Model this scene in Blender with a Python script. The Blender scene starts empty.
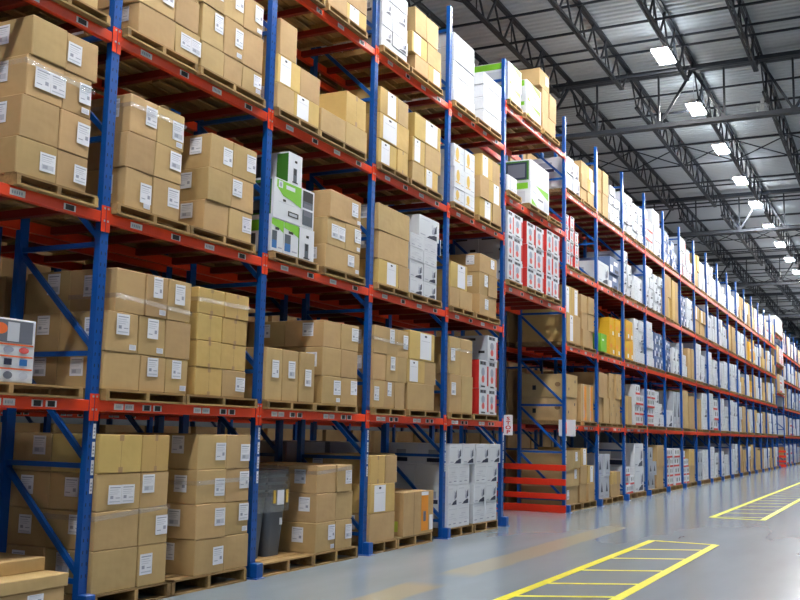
import bpy, bmesh, math, random
from mathutils import Vector, Matrix
random.seed(7)
SC = bpy.context.scene
COL = SC.collection
# ------------------------------------------------------------------ layout
YF = 6.40            # front plane of the near rack face (aisle side)
CAMZ = 1.6185
LV = [0, 1.84, 3.543, 5.24, 6.945]
TV = {'T3': 4.34, 'T2': 6.018, 'T1': 7.772}
PITCH = 2.54
X1 = 6.668
def UX(u):
    return X1 + (u - 1) * PITCH if u <= 5 else 20.571 + (u - 6) * PITCH
X5, X6, X22 = UX(5), UX(6), UX(22)
X3 = X22 + 3.743
TOPZ = 8.63
PH = .102
# ------------------------------------------------------------------ materials
def srgb(r, g, b):
    f = lambda c: (c / 255 / 12.92) if c / 255 <= .04045 else ((c / 255 + .055) / 1.055) ** 2.4
    return (f(r), f(g), f(b), 1)
MATS = {}
def mat(name, col, rough=.5, metal=0, noise=0, nscale=8, rnd=0, bump=0, bscale=60, spec=.5, emit=None, estr=0, stretch=None):
    m = bpy.data.materials.new(name); m.use_nodes = True
    nt = m.node_tree; N = nt.nodes; Lk = nt.links
    b = N['Principled BSDF']
    b.inputs['Base Color'].default_value = col
    b.inputs['Roughness'].default_value = rough
    b.inputs['Metallic'].default_value = metal
    b.inputs['Specular IOR Level'].default_value = spec
    src = None
    if noise or bump or rnd:
        tc = N.new('ShaderNodeTexCoord')
        vec = tc.outputs['Object']
        if stretch:
            mp = N.new('ShaderNodeMapping'); mp.inputs['Scale'].default_value = stretch
            Lk.new(vec, mp.inputs['Vector']); vec = mp.outputs['Vector']
    if noise or rnd:
        hsv = N.new('ShaderNodeHueSaturation'); hsv.inputs['Color'].default_value = col
        val = N.new('ShaderNodeMath'); val.operation = 'ADD'; val.inputs[0].default_value = 1; val.inputs[1].default_value = 0
        if noise:
            nz = N.new('ShaderNodeTexNoise'); nz.inputs['Scale'].default_value = nscale; nz.inputs['Detail'].default_value = 4
            Lk.new(vec, nz.inputs['Vector'])
            mr = N.new('ShaderNodeMapRange'); mr.inputs[3].default_value = 1 - noise; mr.inputs[4].default_value = 1 + noise
            mr.inputs[1].default_value = .25; mr.inputs[2].default_value = .75
            Lk.new(nz.outputs['Fac'], mr.inputs[0]); Lk.new(mr.outputs[0], val.inputs[0])
        if rnd:
            oi = N.new('ShaderNodeObjectInfo')
            mr2 = N.new('ShaderNodeMapRange'); mr2.inputs[3].default_value = -rnd; mr2.inputs[4].default_value = rnd
            Lk.new(oi.outputs['Random'], mr2.inputs[0]); Lk.new(mr2.outputs[0], val.inputs[1])
            mr3 = N.new('ShaderNodeMapRange'); mr3.inputs[3].default_value = .494; mr3.inputs[4].default_value = .508
            mu = N.new('ShaderNodeMath'); mu.operation = 'FRACT'
            mm = N.new('ShaderNodeMath'); mm.operation = 'MULTIPLY'; mm.inputs[1].default_value = 17.3
            Lk.new(oi.outputs['Random'], mm.inputs[0]); Lk.new(mm.outputs[0], mu.inputs[0]); Lk.new(mu.outputs[0], mr3.inputs[0])
            Lk.new(mr3.outputs[0], hsv.inputs['Hue'])
        Lk.new(val.outputs[0], hsv.inputs['Value']); Lk.new(hsv.outputs['Color'], b.inputs['Base Color'])
    if bump:
        n2 = N.new('ShaderNodeTexNoise'); n2.inputs['Scale'].default_value = bscale; n2.inputs['Detail'].default_value = 2
        Lk.new(vec, n2.inputs['Vector'])
        bp = N.new('ShaderNodeBump'); bp.inputs['Strength'].default_value = bump; bp.inputs['Distance'].default_value = .025
        Lk.new(n2.outputs['Fac'], bp.inputs['Height']); Lk.new(bp.outputs['Normal'], b.inputs['Normal'])
    if emit:
        b.inputs['Emission Color'].default_value = emit; b.inputs['Emission Strength'].default_value = estr
    MATS[name] = m
    return m
mat('cardboard', srgb(188, 158, 112), .7, noise=.08, nscale=3, rnd=.10, bump=.55, bscale=4.5, spec=.3)
mat('kraft_yellow', srgb(204, 172, 108), .7, noise=.08, nscale=3, rnd=.08, bump=.5, bscale=4.5, spec=.3)
mat('cardboard_seam', srgb(130, 100, 65), .8)
mat('packing_tape', srgb(168, 134, 92), .35)
mat('clear_tape', srgb(222, 208, 182), .25)
mat('paper', srgb(233, 235, 244), .6)
mat('ink_grey', srgb(160, 165, 184), .6)
mat('ink_pale', srgb(196, 200, 212), .6)
mat('ink_black', srgb(26, 26, 32), .5)
mat('ink_navy', srgb(24, 34, 66), .5)
mat('white_board', srgb(216, 220, 228), .55, noise=.03, nscale=4, rnd=.03, bump=.1, bscale=6, spec=.3)
mat('grey_board', srgb(176, 182, 194), .55, noise=.04, rnd=.04)
mat('red_print', srgb(208, 46, 44), .5)
mat('pink_print', srgb(226, 96, 92), .5)
mat('green_print', srgb(120, 190, 40), .5)
mat('green_dark', srgb(52, 110, 28), .5)
mat('screen_grey', srgb(74, 84, 96), .4)
mat('blue_print', srgb(40, 110, 180), .5)
mat('yellow_print', srgb(214, 176, 70), .5)
mat('yellow_board', srgb(226, 170, 30), .55, rnd=.05)
mat('orange_print', srgb(236, 150, 30), .5)
mat('orange_red', srgb(240, 110, 50), .5)
mat('lime_print', srgb(186, 206, 80), .5)
mat('photo_grey', srgb(104, 108, 122), .5)
mat('blue_board', srgb(98, 118, 162), .45, noise=.06, rnd=.05)
mat('pallet_wood', srgb(150, 120, 76), .8, noise=.25, nscale=5, rnd=.38, stretch=(1, 6, 6))
mat('rack_blue', srgb(8, 78, 160), .28, noise=.05, nscale=3, spec=.5)
mat('bar_red_shaded', srgb(128, 26, 14), .5, noise=.1, nscale=4)  # rack red darkened, under-shelf shade put into the colour
mat('rack_orange', srgb(242, 70, 28), .32, noise=.05, nscale=3, spec=.5)
mat('guard_red', srgb(232, 50, 20), .4)
mat('galvanised', srgb(170, 174, 178), .4, metal=.8)
mat('bolt', srgb(220, 220, 225), .3, metal=.9)
mat('joist_paint', srgb(34, 40, 50), .55)
mat('deck_metal', srgb(182, 187, 193), .5, noise=.05, nscale=.4)
mat('wall_panel', srgb(118, 122, 128), .6, noise=.04)
mat('bin_grey', srgb(88, 96, 108), .42, bump=.05)
mat('bin_dark', srgb(48, 52, 60), .45)
mat('floor_yellow', srgb(236, 226, 30), .45, noise=.1, nscale=6)
mat('floor_tan', srgb(168, 160, 138), .4, noise=.14, nscale=3)
mat('white_plate', srgb(232, 232, 236), .5)
mat('lens', srgb(255, 255, 255), .5, emit=(1, .985, .95, 1), estr=275)
mat('uplight', srgb(255, 255, 255), .5, emit=(.9, .97, 1, 1), estr=38)
mat('fixture_white', srgb(200, 202, 206), .5)
def film_mat():
    m = bpy.data.materials.new('stretch_film'); m.use_nodes = True
    nt = m.node_tree; N = nt.nodes; Lk = nt.links; out = N['Material Output']
    gl = N.new('ShaderNodeBsdfGlossy'); gl.inputs['Roughness'].default_value = .18; gl.inputs['Color'].default_value = (.9, .92, .95, 1)
    tr = N.new('ShaderNodeBsdfTransparent'); tr.inputs['Color'].default_value = (.93, .94, .95, 1)
    df = N.new('ShaderNodeBsdfDiffuse'); df.inputs['Color'].default_value = (.5, .52, .55, 1)
    nz = N.new('ShaderNodeTexNoise'); nz.inputs['Scale'].default_value = 14
    bp = N.new('ShaderNodeBump'); bp.inputs['Strength'].default_value = .5; bp.inputs['Distance'].default_value = .02
    Lk.new(nz.outputs['Fac'], bp.inputs['Height']); Lk.new(bp.outputs['Normal'], gl.inputs['Normal'])
    m1 = N.new('ShaderNodeMixShader'); m1.inputs[0].default_value = .6
    Lk.new(df.outputs[0], m1.inputs[1]); Lk.new(gl.outputs[0], m1.inputs[2])
    m2 = N.new('ShaderNodeMixShader'); m2.inputs[0].default_value = .32
    Lk.new(tr.outputs[0], m2.inputs[1]); Lk.new(m1.outputs[0], m2.inputs[2])
    Lk.new(m2.outputs[0], out.inputs['Surface']); MATS['stretch_film'] = m
film_mat()
def floor_mat():
    m = bpy.data.materials.new('polished_concrete'); m.use_nodes = True
    nt = m.node_tree; N = nt.nodes; Lk = nt.links; b = N['Principled BSDF']
    tc = N.new('ShaderNodeTexCoord')
    n1 = N.new('ShaderNodeTexNoise'); n1.inputs['Scale'].default_value = .35; n1.inputs['Detail'].default_value = 6
    mp = N.new('ShaderNodeMapping'); mp.inputs['Scale'].default_value = (.35, 1.6, 1)
    Lk.new(tc.outputs['Object'], mp.inputs['Vector']); Lk.new(mp.outputs['Vector'], n1.inputs['Vector'])
    cr = N.new('ShaderNodeValToRGB'); e = cr.color_ramp.elements
    e[0].position = .3; e[0].color = srgb(130, 142, 151); e[1].position = .72; e[1].color = srgb(156, 168, 178)
    Lk.new(n1.outputs['Fac'], cr.inputs['Fac'])
    # worn tan stripe along the aisle (a stain with its own outline)
    sx = N.new('ShaderNodeSeparateXYZ'); Lk.new(tc.outputs['Object'], sx.inputs[0])
    wz = N.new('ShaderNodeTexNoise'); wz.inputs['Scale'].default_value = 1.1; Lk.new(tc.outputs['Object'], wz.inputs['Vector'])
    def mth(op, a, b2=None, c2=None):
        n = N.new('ShaderNodeMath'); n.operation = op
        for k, v in enumerate((a, b2, c2)):
            if v is None: continue
            if isinstance(v, (int, float)): n.inputs[k].default_value = v
            else: Lk.new(v, n.inputs[k])
        return n.outputs[0]
    def ramp(v, a, b2):
        n = N.new('ShaderNodeMapRange'); n.interpolation_type = 'SMOOTHSTEP'; n.inputs[1].default_value = a; n.inputs[2].default_value = b2; Lk.new(v, n.inputs[0]); return n.outputs[0]
    X, Y = sx.outputs[0], sx.outputs[1]
    wob = mth('MULTIPLY', mth('SUBTRACT', wz.outputs['Fac'], .5), .12)
    d = mth('ABSOLUTE', mth('SUBTRACT', mth('ADD', Y, wob), mth('MULTIPLY_ADD', X, .004, 4.60)))
    band = ramp(d, .25, .17)
    seg1 = mth('MULTIPLY', ramp(X, 10.5, 11.1), ramp(X, 23, 16)); seg2 = ramp(X, 10.15, 9.7)
    msk = mth('MULTIPLY', mth('MULTIPLY', band, mth('ADD', seg1, seg2)), .85)
    mx = N.new('ShaderNodeMix'); mx.data_type = 'RGBA'; mx.inputs['B'].default_value = srgb(174, 167, 144)
    Lk.new(msk, mx.inputs['Factor']); Lk.new(cr.outputs['Color'], mx.inputs['A']); Lk.new(mx.outputs['Result'], b.inputs['Base Color'])
    n2 = N.new('ShaderNodeTexNoise'); n2.inputs['Scale'].default_value = .8; n2.inputs['Detail'].default_value = 2
    Lk.new(tc.outputs['Object'], n2.inputs['Vector'])
    mr = N.new('ShaderNodeMapRange'); mr.inputs[3].default_value = .165; mr.inputs[4].default_value = .19
    Lk.new(n2.outputs['Fac'], mr.inputs[0]); Lk.new(mr.outputs[0], b.inputs['Roughness'])
    b.inputs['Specular IOR Level'].default_value = .46
    MATS['polished_concrete'] = m
floor_mat()
# ------------------------------------------------------------------ mesh builder
CUBE = [(0, 3, 2, 1), (4, 5, 6, 7), (0, 1, 5, 4), (1, 2, 6, 5), (2, 3, 7, 6), (3, 0, 4, 7)]
class MB:
    def __init__(s): s.v = []; s.f = []; s.m = []; s.mats = []
    def mi(s, name):
        if name not in s.mats: s.mats.append(name)
        return s.mats.index(name)
    def box(s, x0, x1, y0, y1, z0, z1, mname, faces=None, jit=0):
        n = len(s.v)
        for z in (z0, z1):
            for x, y in ((x0, y0), (x1, y0), (x1, y1), (x0, y1)):
                s.v.append((x + random.uniform(-jit, jit), y + random.uniform(-jit, jit), z))
        k = s.mi(mname)
        for i, q in enumerate(CUBE):
            s.f.append(tuple(n + a for a in q)); s.m.append(s.mi(faces[i]) if faces and i in faces else k)
    def bar(s, p, q, w, h, mname):
        p = Vector(p); q = Vector(q); d = (q - p).normalized()
        up = Vector((0, 0, 1)) if abs(d.z) < .95 else Vector((0, 1, 0))
        a = d.cross(up).normalized() * (w / 2); c = a.normalized().cross(d).normalized() * (h / 2)
        n = len(s.v)
        for P in (p, q):
            for sa, sc in ((-1, -1), (1, -1), (1, 1), (-1, 1)):
                s.v.append(tuple(P + a * sa + c * sc))
        k = s.mi(mname)
        for f in CUBE: s.f.append(tuple(n + i for i in f)); s.m.append(k)
    def quad(s, pts, mname):
        n = len(s.v); s.v += [tuple(p) for p in pts]; s.f.append(tuple(range(n, n + len(pts)))); s.m.append(s.mi(mname))
    def prism(s, prof, x0, x1, mname):     # profile in (y,z) swept along x
        n = len(s.v); k = len(prof)
        for x in (x0, x1): s.v += [(x, y, z) for y, z in prof]
        mi = s.mi(mname)
        for i in range(k):
            j = (i + 1) % k; s.f.append((n + i, n + j, n + k + j, n + k + i)); s.m.append(mi)
        s.f.append(tuple(n + i for i in range(k))[::-1]); s.m.append(mi)
        s.f.append(tuple(n + k + i for i in range(k))); s.m.append(mi)
    def mesh(s, name, off=(0, 0, 0), bevel=0, smooth=False, fix=True):
        me = bpy.data.meshes.new(name)
        me.from_pydata([(x - off[0], y - off[1], z - off[2]) for x, y, z in s.v], [], s.f)
        for mn in s.mats: me.materials.append(MATS[mn])
        for p, k in zip(me.polygons, s.m): p.material_index = k; p.use_smooth = smooth
        if fix or bevel:
            bm = bmesh.new(); bm.from_mesh(me)
            if fix: bmesh.ops.recalc_face_normals(bm, faces=bm.faces)
            if bevel: bmesh.ops.bevel(bm, geom=bm.edges[:], offset=bevel, segments=1, affect='EDGES', clamp_overlap=True)
            bm.to_mesh(me); bm.free()
        return me
WL = {}
def link(name, me, parent=None, loc=(0, 0, 0)):
    o = bpy.data.objects.new(name, me); COL.objects.link(o); o.location = loc
    if parent is not None: o.parent = parent
    return o
def obj(name, mb, parent=None, bevel=0, smooth=False, base=None, fix=True):
    """one mesh object; vertices given in world space"""
    if parent is not None:
        w = WL[parent]; o = link(name, mb.mesh(name, w, bevel, smooth, fix), parent)
        WL[o] = w
    else:
        if base is None:
            xs = [v[0] for v in mb.v]; ys = [v[1] for v in mb.v]; zs = [v[2] for v in mb.v]
            base = ((min(xs) + max(xs)) / 2, (min(ys) + max(ys)) / 2, min(zs))
        o = link(name, mb.mesh(name, base, bevel, smooth, fix), None, base); WL[o] = base
    return o
def empty(name, loc):
    o = bpy.data.objects.new(name, None); COL.objects.link(o); o.location = loc; WL[o] = tuple(loc); o.empty_display_size = .2
    return o
USED = {}
def tag(o, label, cat, group=None, kind=None):
    n = len(label.split())
    if n < 4 or n > 16: print('LABEL LENGTH', n, label)
    if label in USED and not kind: print('DUP LABEL', label)
    USED[label] = 1
    o['label'] = label; o['category'] = cat
    if group: o['group'] = group
    if kind: o['kind'] = kind
    return o
def structure(o): o['kind'] = 'structure'; return o
# ------------------------------------------------------------------ camera
cr_ = Vector((0.44918865, -0.89317159, 0.02177292)); cu_ = Vector((-0.12754013, -0.03998338, 0.99102717)); cf_ = Vector((0.88428676, 0.44793508, 0.1318753))
cam = bpy.data.cameras.new('camera'); co = bpy.data.objects.new('camera', cam); COL.objects.link(co)
M = Matrix.Identity(4)
for i in range(3): M[i][0] = cr_[i]; M[i][1] = cu_[i]; M[i][2] = -cf_[i]
M[2][3] = CAMZ
co.matrix_world = M
cam.sensor_width = 36; cam.lens = 989.88 / 800 * 36; cam.clip_end = 400; cam.clip_start = .05
SC.camera = co
FPX = 989.88
def proj(P):
    d = Vector(P) - Vector((0, 0, CAMZ)); z = d.dot(cf_)
    if z < .1: return None
    return 400 + FPX * d.dot(cr_) / z, 300 - FPX * d.dot(cu_) / z
def area(x0, x1, y, z0, z1):
    pts = [proj((x, y, z)) for x, z in ((x0, z0), (x1, z0), (x1, z1), (x0, z1))]
    if None in pts: return 0
    xs = [min(800, max(0, p[0])) for p in pts]; ys = [min(600, max(0, p[1])) for p in pts]
    return (max(xs) - min(xs)) * (max(ys) - min(ys))
# ------------------------------------------------------------------ the room
XA, XB, YA, YB, ZR = -14, 112, -13, 30, 10.72
mb = MB(); mb.box(XA, XB, YA, YB, -.2, 0, 'polished_concrete'); structure(obj('floor', mb, base=(0, 0, 0)))
for nm, b in (('wall_left', (XA, XB, YB, YB + .2, 0, ZR)), ('wall_right', (XA, XB, YA - .2, YA, 0, ZR)),
              ('wall_far', (XB, XB + .2, YA, YB, 0, ZR)), ('wall_near', (XA - .2, XA, YA, YB, 0, ZR))):
    mb = MB(); mb.box(*b, 'wall_panel'); structure(obj(nm, mb))
mb = MB(); k = mb.mi('deck_metal'); x = XA; prof = []
while x < XB:
    prof += [(x, ZR), (x + .10, ZR), (x + .135, ZR + .045), (x + .17, ZR + .045)]; x += .205
for px, pz in prof: mb.v += [(px, YA, pz), (px, YB, pz)]
for i in range(len(prof) - 1): mb.f.append((2 * i, 2 * i + 1, 2 * i + 3, 2 * i + 2)); mb.m.append(k)
mb.box(XA, XB, YA, YB, ZR + .06, ZR + .2, 'deck_metal')
ceiling = structure(obj('ceiling', mb, base=(0, 0, ZR), fix=False))
GX = [-3.3, 10.2, 23.7, 37.2, 50.7, 64.2, 77.7, 91.2, 104.7]
JY = [7.27 + 1.54 * k for k in range(-11, 12)]
JY = [y for y in JY if YA + .5 < y < 21]
def joist(x0, x1, y):
    mb = MB(); zt, zb = 10.66, 9.93
    for s in (-1, 1):
        mb.box(x0, x1, y + s * .035 - .025, y + s * .035 + .025, zt - .05, zt, 'joist_paint')
        mb.box(x0 + .75, x1 - .75, y + s * .032 - .022, y + s * .032 + .022, zb, zb + .045, 'joist_paint')
    n = 12; xs = [x0 + .75 + (x1 - x0 - 1.5) * i / n for i in range(n + 1)]
    mb.bar((x0 + .12, y, zt - .05), (xs[0], y, zb + .02), .035, .035, 'joist_paint')
    mb.bar((x1 - .12, y, zt - .05), (xs[-1], y, zb + .02), .035, .035, 'joist_paint')
    for i in range(n):
        xm = (xs[i] + xs[i + 1]) / 2
        mb.bar((xs[i], y - .02, zb + .03), (xm, y - .02, zt - .04), .036, .036, 'joist_paint')
        mb.bar((xm, y + .02, zt - .04), (xs[i + 1], y + .02, zb + .03), .036, .036, 'joist_paint')
        if i % 2 == 0: mb.bar((xm, y, zb + .03), (xm, y, zt - .04), .022, .022, 'joist_paint')
    return obj('roof_joist', mb, ceiling)
for gi in range(len(GX) - 1):
    if GX[gi] > 92: continue
    for y in JY:
        if gi < 1 and y > 9: continue
        if len([1]) and (GX[gi] > 60 and y < -4): continue
        if y > 12.5 and gi > 4: continue
        joist(GX[gi], GX[gi + 1], y)
zt, zb = 10.55, 9.09
for gx in GX:
    mb = MB()
    for s in (-1, 1):
        mb.box(gx + s * .07 - .055, gx + s * .07 + .055, YA, YB, zt - .13, zt, 'joist_paint')
        mb.box(gx + s * .065 - .05, gx + s * .065 + .05, YA, YB, zb, zb + .10, 'joist_paint')
    for y in JY:
        vm = y - .72
        mb.bar((gx, vm, zb + .06), (gx, vm, zt - .06), .045, .045, 'joist_paint')
        mb.bar((gx, y, zt - .08), (gx, vm, zb + .08), .06, .06, 'joist_paint')
        if int(round((y - 7.27) / 1.54)) % 2 == 0:
            mb.bar((gx, y, zt - .08), (gx, y + .82, zb + .08), .06, .06, 'joist_paint')
    obj('roof_girder', mb, ceiling)
for gi in range(1, len(GX) - 1):
    g = GX[gi]
    for dx, z in ((1.9, 10.6), (4.4, 10.6), (4.5, 9.95), (6.75, 10.6), (9.0, 9.95), (9.1, 10.6), (11.6, 10.6), (-1.3, 10.6), (1.5, 9.95), (12.0, 9.95)):
        mb = MB(); mb.box(g + dx - .022, g + dx + .022, YA, 21, z - .022, z + .022, 'joist_paint'); obj('bridging_bar', mb, ceiling)
    mb = MB()
    for a, b in zip(JY[:-1], JY[1:]):
        mb.bar((g + 6.75, a, 10.6), (g + 6.75, b, 9.96), .03, .03, 'joist_paint')
        mb.bar((g + 6.78, a, 9.96), (g + 6.78, b, 10.6), .03, .03, 'joist_paint')
    obj('cross_bridging', mb, ceiling)
ORD = ['first', 'second', 'third', 'fourth', 'fifth', 'sixth', 'seventh', 'eighth', 'ninth', 'tenth', 'eleventh', 'twelfth', 'thirteenth', 'fourteenth', 'fifteenth', 'sixteenth', 'seventeenth', 'eighteenth', 'nineteenth', 'twentieth', 'twenty-first', 'twenty-second', 'twenty-third', 'twenty-fourth', 'twenty-fifth']
def high_bay(x, y, label):
    t = empty('high_bay_light', (x, y, 9.92)); tag(t, label, 'light', 'high bay lights in rows under the roof')
    z = 9.92
    mb = MB(); mb.box(x - .47, x + .47, y - .19, y + .19, z + .035, z + .10, 'fixture_white')
    mb.prism([(y - .12, z + .10), (y + .12, z + .10), (y + .07, z + .18), (y - .07, z + .18)], x - .4, x + .4, 'fixture_white')
    obj('housing', mb, t)
    mb = MB(); mb.box(x - .45, x + .45, y - .17, y + .17, z, z + .035, 'lens'); obj('lens', mb, t)
    for s in (-1, 1):
        mb = MB(); mb.box(x - .44, x + .44, y + s * .165 - .03, y + s * .165 + .03, z + .101, z + .106, 'uplight'); obj('uplight_slot', mb, t)
    for dx in (-.35, .35):
        mb = MB(); mb.bar((x + dx, y, z + .18), (x + dx, y, 10.72), .012, .012, 'galvanised'); obj('hanger', mb, t)
n = 0
for k in range(-6, 16):
    x = {4: 36.6, 11: 63.6}.get(k, 21.2 + 3.91 * k)
    if k >= 0: high_bay(x, 4.365, 'bright high bay light, %s of the row from the nearest in view' % ORD[k])
    else: high_bay(x, 4.365, 'bright high bay light of the row, %s back from the nearest in view' % ORD[-k - 1])
for k in range(0, 5):
    high_bay(6 + 16 * k, 11.3, 'high bay light over the aisle behind the racks, %s from the left' % ORD[k])
for k in range(0, 5):  # unseen row, added and spaced out for fill light on the rack fronts
    high_bay(-2 + 19 * k, -6.5, 'added high bay light out of view beside the aisle, %s from the camera end' % ORD[k])
# ------------------------------------------------------------------ floor markings
def marking(name, x0, x1, ya, yb, rung, label, rw=.05):
    t = empty(name, (x0, ya, 0)); tag(t, label, 'floor marking', 'yellow ladder markings on the floor')
    for y in (ya, yb):
        mb = MB(); mb.box(x0, x1, y - .055, y + .055, .0005, .004, 'floor_yellow'); obj('side_line', mb, t)
    for x in rung:
        mb = MB(); mb.quad([(x - rw, yb, .0035), (x + rw, yb, .0035), (x + .58 + rw, ya, .0035), (x + .58 - rw, ya, .0035)], 'floor_yellow'); obj('rung', mb, t)
    for x in (x0, x1):
        mb = MB(); mb.box(x - .04, x + .04, ya, yb, .0005, .0042, 'floor_yellow'); obj('end_line', mb, t)
marking('floor_marking', 4.2, 16.1, 2.63, 3.6, [4.4, 5.73, 7.06, 8.38, 9.7, 10.72, 12.0, 13.4, 14.66], 'yellow painted ladder marking nearest the camera on the grey floor')
marking('floor_marking', 21.6, 44, 2.6, 3.6, [21.75 + 1.33 * k for k in range(16)], 'yellow painted ladder marking farther down the aisle floor', .032)
# ------------------------------------------------------------------ racks
PX0, PY0 = .05, .08
def post(mb, x, y0, z1=TOPZ, y1=None):
    s = .045 if x > X5 + 1 else .05
    mb.box(x - s, x + s, y0, y0 + .065, 0.012, z1, 'rack_blue')
def frame(rack, x, yf, depth=1.07, guard=True, detail=2, front=-1, name='upright_frame', z1=TOPZ):
    """posts and braces in the plane x; front=-1: aisle face on the low-y side"""
    mb = MB(); post(mb, x, yf, z1); post(mb, x, yf + depth - .065, z1)
    for y in (yf, yf + depth - .08): mb.box(x - .09, x + .09, y - .03, y + .11, 0, .012, 'rack_blue')
    f = obj(name, mb, rack)
    if detail >= 2:
        # slot holes on the front face
        mb = MB(); yy = yf - .0012 if front < 0 else yf + depth + .0012
        z = .3
        while z < z1 - .1:
            for s in (-1, 1): mb.quad([(x + s * .026 - .006, yy, z), (x + s * .026 + .006, yy, z), (x + s * .024 + .006, yy, z + .03), (x + s * .024 - .006, yy, z + .03)], 'ink_navy')
            z += .1016
        obj('slot_column', mb, f)
    z = .265; mbs = []
    ya, yb = yf + .065, yf + depth - .065
    while z < z1 - .3:
        m2 = MB(); m2.bar((x, ya, z), (x, yb, z), .04, .045, 'rack_blue'); mbs.append(m2)
        if z + 1.0 < z1:
            m2 = MB(); m2.bar((x, yb, z + .945), (x, ya, z + .06), .038, .05, 'rack_blue'); mbs.append(m2)
        z += .995
    if detail >= 1:
        for m2 in mbs: obj('brace', m2, f)
    else:
        m3 = MB()
        for m2 in mbs:
            n = len(m3.v); m3.v += m2.v; m3.f += [tuple(i + n for i in q) for q in m2.f]; m3.m += m2.m; m3.mats = m2.mats
        obj('bracing', m3, f)
    if guard:
        mb = MB(); y0 = yf - .12
        mb.box(x - .06, x + .06, y0 + .02, yf - .002, .012, .165, 'rack_blue'); mb.box(x - .085, x + .085, y0, yf, 0, .012, 'rack_blue')
        obj('foot_guard', mb, f, bevel=.006)
    return f
def beam(rack, xa, xb, z, y, h=.1, detail=1, name='beam', labels=None):
    """front beam between posts at xa, xb; top at z; y = front face; step profile"""
    mb = MB(); prof = [(y, z - h), (y + .055, z - h), (y + .055, z - .035), (y + .03, z - .035), (y + .03, z), (y, z)]
    prof = [(y, z - h), (y + .055, z - h), (y + .055, z), (y, z)]
    mb.prism(prof, xa + .055, xb - .055, 'rack_orange')
    b = obj(name, mb, rack, bevel=.006 if detail > 1 else 0)
    if detail >= 1:
        for x, s in ((xa, 1), (xb, -1)):
            m2 = MB(); a, c = sorted((x + s * .006, x + s * .056))
            m2.box(a, c, y - .008, y - .001, z - h - .085, z + .055, 'rack_orange')
            cn = obj('end_connector', m2, b)
            if detail >= 2:
                for q, zz in enumerate((z + .03, z - .085)):
                    xx = x + s * .022
                    m2.box(xx - .009, xx + .009, y - .013, y - .008, zz - .009, zz + .009, 'bolt')
                # bolts are part of the connector mesh
                cn.data = m2.mesh('end_connector', WL[b])
    if labels:
        for fx, wd, kind in labels:
            x0 = xa + (xb - xa) * fx; yy = y - .002; z0 = z - h * .80; z1 = z - h * .24
            m2 = MB(); m2.box(x0, x0 + wd, yy, y, z0, z1, 'white_plate')
            if kind == 'k':
                m2.quad([(x0 + .02, yy - .001, z0 + .004), (x0 + wd - .02, yy - .001, z0 + .004), (x0 + wd - .02, yy - .001, z1 - .004), (x0 + .02, yy - .001, z1 - .004)], 'ink_black')
            else:
                c = {'w': 'ink_grey', 'g': 'green_print'}[kind]
                n = 5
                for i in range(n):
                    a = x0 + .02 + (wd - .04) * i / n
                    m2.quad([(a, yy - .001, z0 + .015), (a + (wd - .04) / n * .55, yy - .001, z0 + .015), (a + (wd - .04) / n * .55, yy - .001, z1 - .015), (a, yy - .001, z1 - .015)], 'ink_grey' if kind == 'w' else ('ink_pale' if i % 2 else 'ink_grey'))
            obj('beam_label', m2, b)
    return b
LAB_UP = [(.13, .16, 'w'), (.36, .14, 'k'), (.57, .16, 'w'), (.8, .14, 'k')]
LAB_LOW = [(.10, .12, 'w'), (.155, .12, 'g'), (.25, .12, 'k'), (.31, .12, 'k'), (.55, .12, 'w'), (.605, .12, 'g'), (.72, .12, 'k'), (.78, .12, 'k')]
def crossbars(rack, xa, xb, z, yf, n=4, depth=1.07):
    out = []
    for i in range(n):
        x = xa + (xb - xa) * ((.14, .36, .62, .86)[i] if n == 4 else (i + 1) / (n + 1))
        m2 = MB(); m2.box(x - .035, x + .035, yf + .056, yf + depth - .056, z - .075, z - .003, 'bar_red_shaded'); out.append(m2)
    return out
def join(mbs):
    m3 = MB(); 
    for m2 in mbs:
        n = len(m3.v); m3.v += m2.v; m3.f += [tuple(i + n for i in q) for q in m2.f]
        for k in m2.m: m3.m.append(m3.mi(m2.mats[k]))
    return m3
def upright_labels(f, x, z0=1.02, z1=1.66, n=4, yf=YF):
    for i in range(n):
        a = z0 + (z1 - z0) * i / n; m2 = MB(); yy = yf - .0025
        m2.box(x + .008, x + .042, yy, yf - .0004, a, a + (z1 - z0) / n - .03, 'white_plate')
        for j in range(3): m2.quad([(x + .014, yy - .0008, a + .02 + j * .03), (x + .034, yy - .0008, a + .02 + j * .03), (x + .034, yy - .0008, a + .035 + j * .03), (x + .014, yy - .0008, a + .035 + j * .03)], 'ink_grey')
        obj('location_label', m2, f)
# near rack -------------------------------------------------------
near = empty('pallet_rack', (UX(0), YF, 0)); tag(near, 'blue and orange pallet rack nearest the camera, left of the tunnel opening', 'pallet rack')
for u in range(0, 6):
    f = frame(near, UX(u), YF)
    if u: upright_labels(f, UX(u))
for b in range(0, 5):
    for l in range(1, 5):
        beam(near, UX(b), UX(b + 1), LV[l], YF, detail=2, labels=LAB_LOW if l == 1 else LAB_UP)
        beam(near, UX(b), UX(b + 1), LV[l], YF + 1.07 - .055, detail=0, name='rear_beam')
        for m2 in crossbars(near, UX(b), UX(b + 1), LV[l], YF): obj('cross_bar', m2, near)
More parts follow.
